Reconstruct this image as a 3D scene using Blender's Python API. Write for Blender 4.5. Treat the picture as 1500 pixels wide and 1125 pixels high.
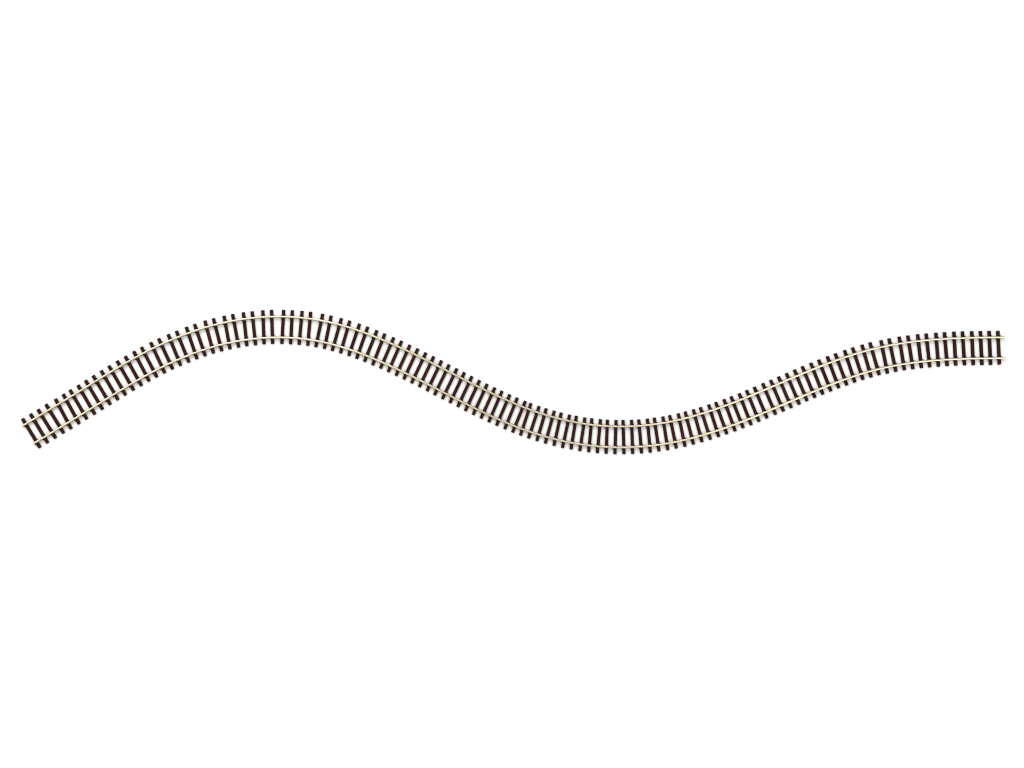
import bpy, bmesh, math, random
from mathutils import Vector, Matrix

# ------------------------------------------------------------------ clean start
for o in list(bpy.data.objects):
    bpy.data.objects.remove(o, do_unlink=True)
scene = bpy.context.scene
COL = scene.collection
random.seed(4)

MM = 0.001
CAM_H = 1.25            # the copy-stand camera looks straight down from here
PX = 0.0006             # metres of tabletop per photo pixel

# ------------------------------------------------------------------ camera
cd = bpy.data.cameras.new('camera')
cd.lens = 50.0
cd.sensor_width = 36.0
cd.clip_start = 0.01
cd.clip_end = 50.0
cam = bpy.data.objects.new('camera', cd)
cam.location = (0, 0, CAM_H)
COL.objects.link(cam)
scene.camera = cam

# ------------------------------------------------------------------ world: plain white light tent
w = bpy.data.worlds.new("World")
scene.world = w
w.use_nodes = True
bg = w.node_tree.nodes['Background']
bg.inputs['Color'].default_value = (0.975, 0.99, 1.0, 1)
bg.inputs['Strength'].default_value = 0.62

# ------------------------------------------------------------------ lamps: two soft boxes on a copy stand
def softbox(name, loc, aim, sx, sy, power, col):
    ld = bpy.data.lights.new(name, 'AREA')
    ld.shape = 'RECTANGLE'
    ld.size, ld.size_y = sx, sy
    ld.energy = power
    ld.color = col
    o = bpy.data.objects.new(name, ld)
    o.location = loc
    d = Vector(aim) - Vector(loc)
    o.rotation_euler = d.to_track_quat('-Z', 'Y').to_euler()
    COL.objects.link(o)
    return o
softbox('softbox_lamp', (-0.45, 1.05, 1.45), (0, -0.1, 0), 1.4, 0.8, 17.6, (1.0, 0.985, 0.955))
softbox('softbox_lamp', (1.12, -0.30, 1.50), (0.1, -0.05, 0), 1.3, 1.2, 11.0, (1.0, 0.99, 0.975))
softbox('softbox_lamp', (-1.10, -0.15, 1.45), (-0.1, -0.05, 0), 0.6, 0.8, 4.8, (1.0, 0.99, 0.975))

# ------------------------------------------------------------------ exposure
scene.view_settings.view_transform = 'Standard'
try:
    scene.view_settings.look = 'None'
except Exception:
    pass
scene.view_settings.exposure = 0.0
scene.view_settings.gamma = 1.0
scene.view_settings.use_curve_mapping = False
scene.cycles.filter_width = 1.1        # a crisp lens

# ------------------------------------------------------------------ materials
def new_mat(name):
    m = bpy.data.materials.new(name)
    m.use_nodes = True
    nt = m.node_tree
    return m, nt, nt.nodes['Principled BSDF']

def N(nt, t, **kw):
    n = nt.nodes.new(t)
    for k, v in kw.items():
        setattr(n, k, v)
    return n

def ramp(nt, stops):
    r = N(nt, 'ShaderNodeValToRGB')
    e = r.color_ramp.elements
    while len(e) < len(stops):
        e.new(0.5)
    for el, (p, c) in zip(e, stops):
        el.position = p
        el.color = (*c, 1)
    return r

def mat_paper():
    m, nt, b = new_mat('white_board')
    tc = N(nt, 'ShaderNodeTexCoord')
    n = N(nt, 'ShaderNodeTexNoise')
    n.inputs['Scale'].default_value = 900
    n.inputs['Detail'].default_value = 4
    r = ramp(nt, [(0.35, (0.885, 0.885, 0.88)), (0.65, (0.90, 0.90, 0.895))])
    bp = N(nt, 'ShaderNodeBump')
    bp.inputs['Strength'].default_value = 0.06
    bp.inputs['Distance'].default_value = 0.0001
    nt.links.new(tc.outputs['Object'], n.inputs['Vector'])
    nt.links.new(n.outputs['Fac'], r.inputs['Fac'])
    nt.links.new(n.outputs['Fac'], bp.inputs['Height'])
    nt.links.new(r.outputs['Color'], b.inputs['Base Color'])
    nt.links.new(bp.outputs['Normal'], b.inputs['Normal'])
    b.inputs['Roughness'].default_value = 0.7
    b.inputs['Specular IOR Level'].default_value = 0.2
    return m

def mat_plastic():
    m, nt, b = new_mat('brown_sleeper_plastic')
    tc = N(nt, 'ShaderNodeTexCoord')
    oi = N(nt, 'ShaderNodeObjectInfo')
    off = N(nt, 'ShaderNodeVectorMath', operation='SCALE')
    off.inputs[0].default_value = (3.1, 7.7, 1.3)
    nt.links.new(oi.outputs['Random'], off.inputs['Scale'])
    add = N(nt, 'ShaderNodeVectorMath', operation='ADD')
    nt.links.new(tc.outputs['Object'], add.inputs[0])
    nt.links.new(off.outputs['Vector'], add.inputs[1])
    # moulded wood grain: streaks along the sleeper (local Y)
    mp = N(nt, 'ShaderNodeMapping')
    mp.inputs['Scale'].default_value = (2600, 160, 2600)
    nt.links.new(add.outputs['Vector'], mp.inputs['Vector'])
    g = N(nt, 'ShaderNodeTexNoise')
    g.inputs['Scale'].default_value = 1.0
    g.inputs['Detail'].default_value = 5
    g.inputs['Roughness'].default_value = 0.65
    nt.links.new(mp.outputs['Vector'], g.inputs['Vector'])
    c = ramp(nt, [(0.30, (0.018, 0.0056, 0.0040)), (0.52, (0.032, 0.0100, 0.0068)), (0.72, (0.051, 0.0195, 0.0118))])
    nt.links.new(g.outputs['Fac'], c.inputs['Fac'])
    # each sleeper a touch redder or more olive than the next
    tint = ramp(nt, [(0.0, (0.82, 0.84, 0.92)), (0.35, (1.06, 0.98, 1.0)), (0.7, (0.94, 1.12, 1.02)), (1.0, (1.18, 1.16, 1.18))])
    nt.links.new(oi.outputs['Random'], tint.inputs['Fac'])
    mix = N(nt, 'ShaderNodeMix', data_type='RGBA', blend_type='MULTIPLY')
    mix.inputs['Factor'].default_value = 1.0
    nt.links.new(c.outputs['Color'], mix.inputs['A'])
    nt.links.new(tint.outputs['Color'], mix.inputs['B'])
    nt.links.new(mix.outputs['Result'], b.inputs['Base Color'])
    bp = N(nt, 'ShaderNodeBump')
    bp.inputs['Strength'].default_value = 0.7
    bp.inputs['Distance'].default_value = 0.00012
    nt.links.new(g.outputs['Fac'], bp.inputs['Height'])
    nt.links.new(bp.outputs['Normal'], b.inputs['Normal'])
    b.inputs['Roughness'].default_value = 0.6
    b.inputs['Specular IOR Level'].default_value = 0.03
    return m

def mat_rail(name, lo, hi, r0, r1):
    m, nt, b = new_mat(name)
    tc = N(nt, 'ShaderNodeTexCoord')
    n = N(nt, 'ShaderNodeTexNoise')
    n.inputs['Scale'].default_value = 130
    n.inputs['Detail'].default_value = 5
    nt.links.new(tc.outputs['Object'], n.inputs['Vector'])
    c = ramp(nt, [(0.3, lo), (0.7, hi)])
    nt.links.new(n.outputs['Fac'], c.inputs['Fac'])
    nt.links.new(c.outputs['Color'], b.inputs['Base Color'])
    b.inputs['Metallic'].default_value = 1.0
    f = N(nt, 'ShaderNodeTexNoise')
    f.inputs['Scale'].default_value = 2500
    f.inputs['Detail'].default_value = 3
    nt.links.new(tc.outputs['Object'], f.inputs['Vector'])
    mr = N(nt, 'ShaderNodeMapRange')
    mr.inputs['To Min'].default_value = r0
    mr.inputs['To Max'].default_value = r1
    nt.links.new(f.outputs['Fac'], mr.inputs['Value'])
    nt.links.new(mr.outputs['Result'], b.inputs['Roughness'])
    return m

PAPER, PLASTIC = mat_paper(), mat_plastic()
RAIL = mat_rail('burnished_nickel_silver', (0.70, 0.60, 0.42), (0.82, 0.74, 0.58), 0.24, 0.42)     # running surface
DRAWN = mat_rail('dull_nickel_silver', (0.38, 0.31, 0.19), (0.48, 0.41, 0.28), 0.45, 0.60)          # web and foot, left as drawn

# ------------------------------------------------------------------ helpers
def link_mesh(name, bm, mat, parent=None, smooth=False):
    bmesh.ops.recalc_face_normals(bm, faces=bm.faces)
    me = bpy.data.meshes.new(name)
    bm.to_mesh(me)
    bm.free()
    me.materials.append(mat)
    if smooth:
        for p in me.polygons:
            p.use_smooth = True
    o = bpy.data.objects.new(name, me)
    COL.objects.link(o)
    o.parent = parent
    return o

# ------------------------------------------------------------------ setting: the white board it lies on
bm = bmesh.new()
bmesh.ops.create_grid(bm, x_segments=1, y_segments=1, size=3.0)
ground = link_mesh('ground', bm, PAPER)
ground['kind'] = 'structure'
ground['label'] = 'plain bright white board under the track'

# ------------------------------------------------------------------ survey of the track
# both ends of every sleeper, tabletop survey units (7.5 to a photo pixel), strip by strip with the strip's origin
SURVEY = [
 ((0, 520), [(240,697,438,1022),(328,645,522,970),(410,595,609,918),(498,540,697,862),(602,480,780,815),
   (687,428,868,760),(763,382,952,707),(850,330,1040,655),(933,277,1125,600),(1017,225,1210,547),
   (1105,170,1295,495),(1190,117,1378,443),(1280,63,1467,390)]),
 ((180, 440), [(20,612,203,940),(113,558,287,890),(198,512,372,845),(300,460,458,800),(388,418,545,757),
   (493,372,633,718),(583,335,724,682),(692,292,812,645),(783,260,903,612),(897,222,993,583),(990,196,1085,560),
   (1107,168,1175,538),(1202,150,1270,518),(1320,130,1360,503)]),
 ((360, 430), [(66,195,105,567),(184,183,199,557),(280,178,293,553),(414,178,394,553),(509,183,490,557),
   (617,190,583,563),(711,200,678,573),(844,222,766,588),(937,240,860,608),(1050,270,946,630),(1142,296,1037,657),
   (1250,330,1127,686),(1340,362,1214,718),(1442,400,1300,752)]),
 ((540, 460), [(178,213,40,563),(277,253,125,602),(363,293,211,638),(455,337,297,680),(542,377,382,720),
   (630,421,467,762),(716,464,553,803),(803,508,638,850),(886,552,720,893),(971,597,807,935),(1053,640,890,978),
   (1136,682,976,1022),(1220,727,1060,1065),(1303,767,1146,1108)]),
 ((720, 540), [(38,206,-118,549),(117,243,-33,590),(203,282,53,628),(285,317,143,668),(373,356,230,703),
   (435,378,316,737),(525,411,405,768),(604,435,497,798),(692,462,590,824),(768,482,685,850),(860,505,779,873),
   (934,517,873,890),(1028,537,970,907),(1104,545,1068,920),(1199,555,1163,930),(1275,560,1260,937),
   (1370,563,1357,942),(1446,563,1457,942)]),
 ((900, 540), [(190,560,203,940),(269,557,301,934),(363,548,397,925),(439,538,493,912),(533,525,590,898),
   (608,511,684,880),(702,490,780,861),(778,470,873,836),(868,446,967,810),(945,423,1060,783),(1037,394,1150,752),
   (1114,367,1240,722),(1204,335,1332,690),(1283,304,1420,655)]),
 ((1080, 480), [(22,720,158,1073),(103,686,245,1035),(188,650,332,998),(280,608,427,958),(367,573,514,922),
   (454,535,600,885),(540,497,688,847),(628,458,773,810),(715,422,860,773),(808,384,947,737),(895,349,1035,702),
   (990,312,1122,668),(1078,282,1210,635),(1180,245,1298,604),(1268,215,1388,575),(1372,186,1477,548)]),
 ((1280, 450), [(-40,385,65,748),(82,363,155,730),(170,342,248,710),(282,323,341,693),(377,310,435,682),
   (485,296,528,670),(578,287,620,662),(686,280,715,654),(780,273,811,648),(884,268,905,642),(978,264,1002,640),
   (1080,263,1098,637),(1175,261,1193,636),(1271,259,1288,635),(1367,258,1385,634)]),
]
SLEEPER_H = 1.9 * MM
SLEEPER_L = 30.1 * MM
K = (CAM_H - SLEEPER_H) / CAM_H
def board(px, py):
    return Vector(((px - 750) * PX * K, (562.5 - py) * PX * K, 0))

sleepers = []                       # (end beyond the far rail, end beyond the near rail)
for (ox, oy), rows in SURVEY:
    for a, b, c, d in rows:
        p, q = board(ox + a/7.5, oy + b/7.5), board(ox + c/7.5, oy + d/7.5)
        mid, u = (p + q) / 2, (p - q).normalized()
        sleepers.append((mid + u * SLEEPER_L/2, mid - u * SLEEPER_L/2, mid, u))

# ------------------------------------------------------------------ rails: smooth curves through the sleepers
def smooth(pts, n=4):
    for _ in range(n):
        out = [pts[0]]
        for i in range(1, len(pts) - 1):
            out.append(pts[i-1]*0.25 + pts[i]*0.5 + pts[i+1]*0.25)
        out.append(pts[-1])
        pts = out
    return pts

def catmull(pts, sub):
    P = [2*pts[0] - pts[1]] + pts + [2*pts[-1] - pts[-2]]
    out = []
    for i in range(1, len(P) - 2):
        for s in range(sub):
            t = s / sub
            a, b, c, d = P[i-1], P[i], P[i+1], P[i+2]
            out.append(0.5*((2*b) + (c-a)*t + (2*a-5*b+4*c-d)*t*t + (3*b-a-3*c+d)*t**3))
    out.append(P[-2])
    return out

def rail_line(frac, lead, tail):
    pts = smooth([p.lerp(q, frac) for p, q, _m, _u in sleepers])
    a = (pts[0] - pts[1]).normalized()
    b = (pts[-1] - pts[-2]).normalized()
    pts = [pts[0] + a*lead] + pts + [pts[-1] + b*tail]
    return catmull(pts, 4)

# flat-bottom rail profile (across, up), going round: foot, web, head with eased shoulders
R0 = SLEEPER_H
half = [(0.98, 0.0), (0.98, 0.26), (0.38, 0.62), (0.34, 1.52), (0.66, 1.76), (0.70, 2.12), (0.64, 2.36), (0.46, 2.50), (0.18, 2.545)]
HEAD_FROM = 5           # profile edge where the burnished head begins
PROFILE = [(x*MM, z*MM) for x, z in half] + [(-x*MM, z*MM) for x, z in reversed(half)]

def build_rail(parent, frac, lead, tail):
    line = rail_line(frac, lead, tail)
    bm = bmesh.new()
    rings = []
    for i, p in enumerate(line):
        t = (line[min(i+1, len(line)-1)] - line[max(i-1, 0)]).normalized()
        nrm = Vector((-t.y, t.x, 0))
        rings.append([bm.verts.new(p + nrm*x + Vector((0, 0, R0 + z))) for x, z in PROFILE])
    k = len(PROFILE)
    for r0, r1 in zip(rings, rings[1:]):
        for j in range(k):
            f = bm.faces.new((r0[j], r0[(j+1) % k], r1[(j+1) % k], r1[j]))
            f.material_index = 0 if HEAD_FROM <= j < k - 1 - HEAD_FROM else 1
    bm.faces.new(rings[0])
    bm.faces.new(rings[-1])
    o = link_mesh('rail', bm, RAIL, parent, smooth=True)
    o.data.materials.append(DRAWN)
    o.data.set_sharp_from_angle(angle=math.radians(40))
    return o

# ------------------------------------------------------------------ sleepers
RAIL_FRAC = (0.197, 0.803)
def add_block(bm, x0, x1, y0, y1, z0, z1, inset, cut=0.0):
    """a block with drafted sides, its edges eased; cut slants the end at y0"""
    lo = [(x0, y0), (x1, y0 + cut), (x1, y1), (x0, y1)]
    hi = [(x0+inset, y0+inset), (x1-inset, y0+inset+cut), (x1-inset, y1-inset), (x0+inset, y1-inset)]
    a = [bm.verts.new((x, y, z0)) for x, y in lo]
    b = [bm.verts.new((x, y, z1)) for x, y in hi]
    fs = [bm.faces.new(a[::-1]), bm.faces.new(b)]
    for i in range(4):
        fs.append(bm.faces.new((a[i], a[(i+1) % 4], b[(i+1) % 4], b[i])))
    edges = list({e for f in fs for e in f.edges if not (e.verts[0] in a and e.verts[1] in a)})
    bmesh.ops.bevel(bm, geom=edges, offset=0.12*MM if z1 - z0 > MM else 0.06*MM, segments=2, affect='EDGES', profile=0.5)

def sleeper_bm(cut=0.0):
    bm = bmesh.new()
    hl = SLEEPER_L/2
    add_block(bm, -1.45*MM, 1.45*MM, -hl, hl, 0, SLEEPER_H, 0.12*MM, cut)
    for f in RAIL_FRAC:
        yc = hl - f*SLEEPER_L
        # moulded rail clips, one each side of the rail foot, on opposite corners
        add_block(bm, 0.35*MM, 2.0*MM, yc + 1.0*MM, yc + 1.85*MM, 0.9*MM, SLEEPER_H + 0.75*MM, 0.1*MM)
        add_block(bm, -2.0*MM, -0.35*MM, yc - 1.85*MM, yc - 1.0*MM, 0.9*MM, SLEEPER_H + 0.75*MM, 0.1*MM)
    return bm

track = bpy.data.objects.new('model_railway_track', None)
track.empty_display_size = 0.05
track.location = sleepers[len(sleepers)//2][2]
COL.objects.link(track)
track['label'] = 'flexible model railway track with brown sleepers and silvery rails, curving in a long S'
track['category'] = 'model track'
BACK = Matrix.Translation(-track.location)

def under_track(o):
    o.parent = track
    o.matrix_parent_inverse = BACK

def place(o, mid, u):
    o.location = (mid.x, mid.y, 0)
    o.rotation_euler = (0, 0, math.atan2(u.y, u.x) - math.pi/2)

under_track(build_rail(None, RAIL_FRAC[0], 2.9*MM, 5.0*MM))
under_track(build_rail(None, RAIL_FRAC[1], 2.9*MM, 5.2*MM))

proto = link_mesh('sleeper', sleeper_bm(), PLASTIC)
under_track(proto)
INDIVIDUAL = 100
first = len(sleepers) - INDIVIDUAL
for i in range(first, len(sleepers)):
    p, q, mid, u = sleepers[i]
    if i == first:
        o = proto
    elif i == len(sleepers) - 1:
        o = link_mesh('sleeper', sleeper_bm(cut=0.55*MM), PLASTIC)     # the last one has a nicked corner
        o['label'] = 'end sleeper with one nicked corner'
        under_track(o)
    else:
        o = proto.copy()
        COL.objects.link(o)
        under_track(o)
    place(o, mid, u)

# the run at the far left end, past the first hundred: one part
bm = bmesh.new()
for p, q, mid, u in sleepers[:first]:
    s = sleeper_bm()
    s.transform(Matrix.Translation(mid) @ Matrix.Rotation(math.atan2(u.y, u.x) - math.pi/2, 4, 'Z'))
    me = bpy.data.meshes.new('tmp')
    s.to_mesh(me); s.free()
    bm.from_mesh(me)
    bpy.data.meshes.remove(me)
rest = link_mesh('sleeper_run', bm, PLASTIC)
rest['kind'] = 'stuff'
rest['label'] = 'brown sleepers at the left end of the track'
under_track(rest)
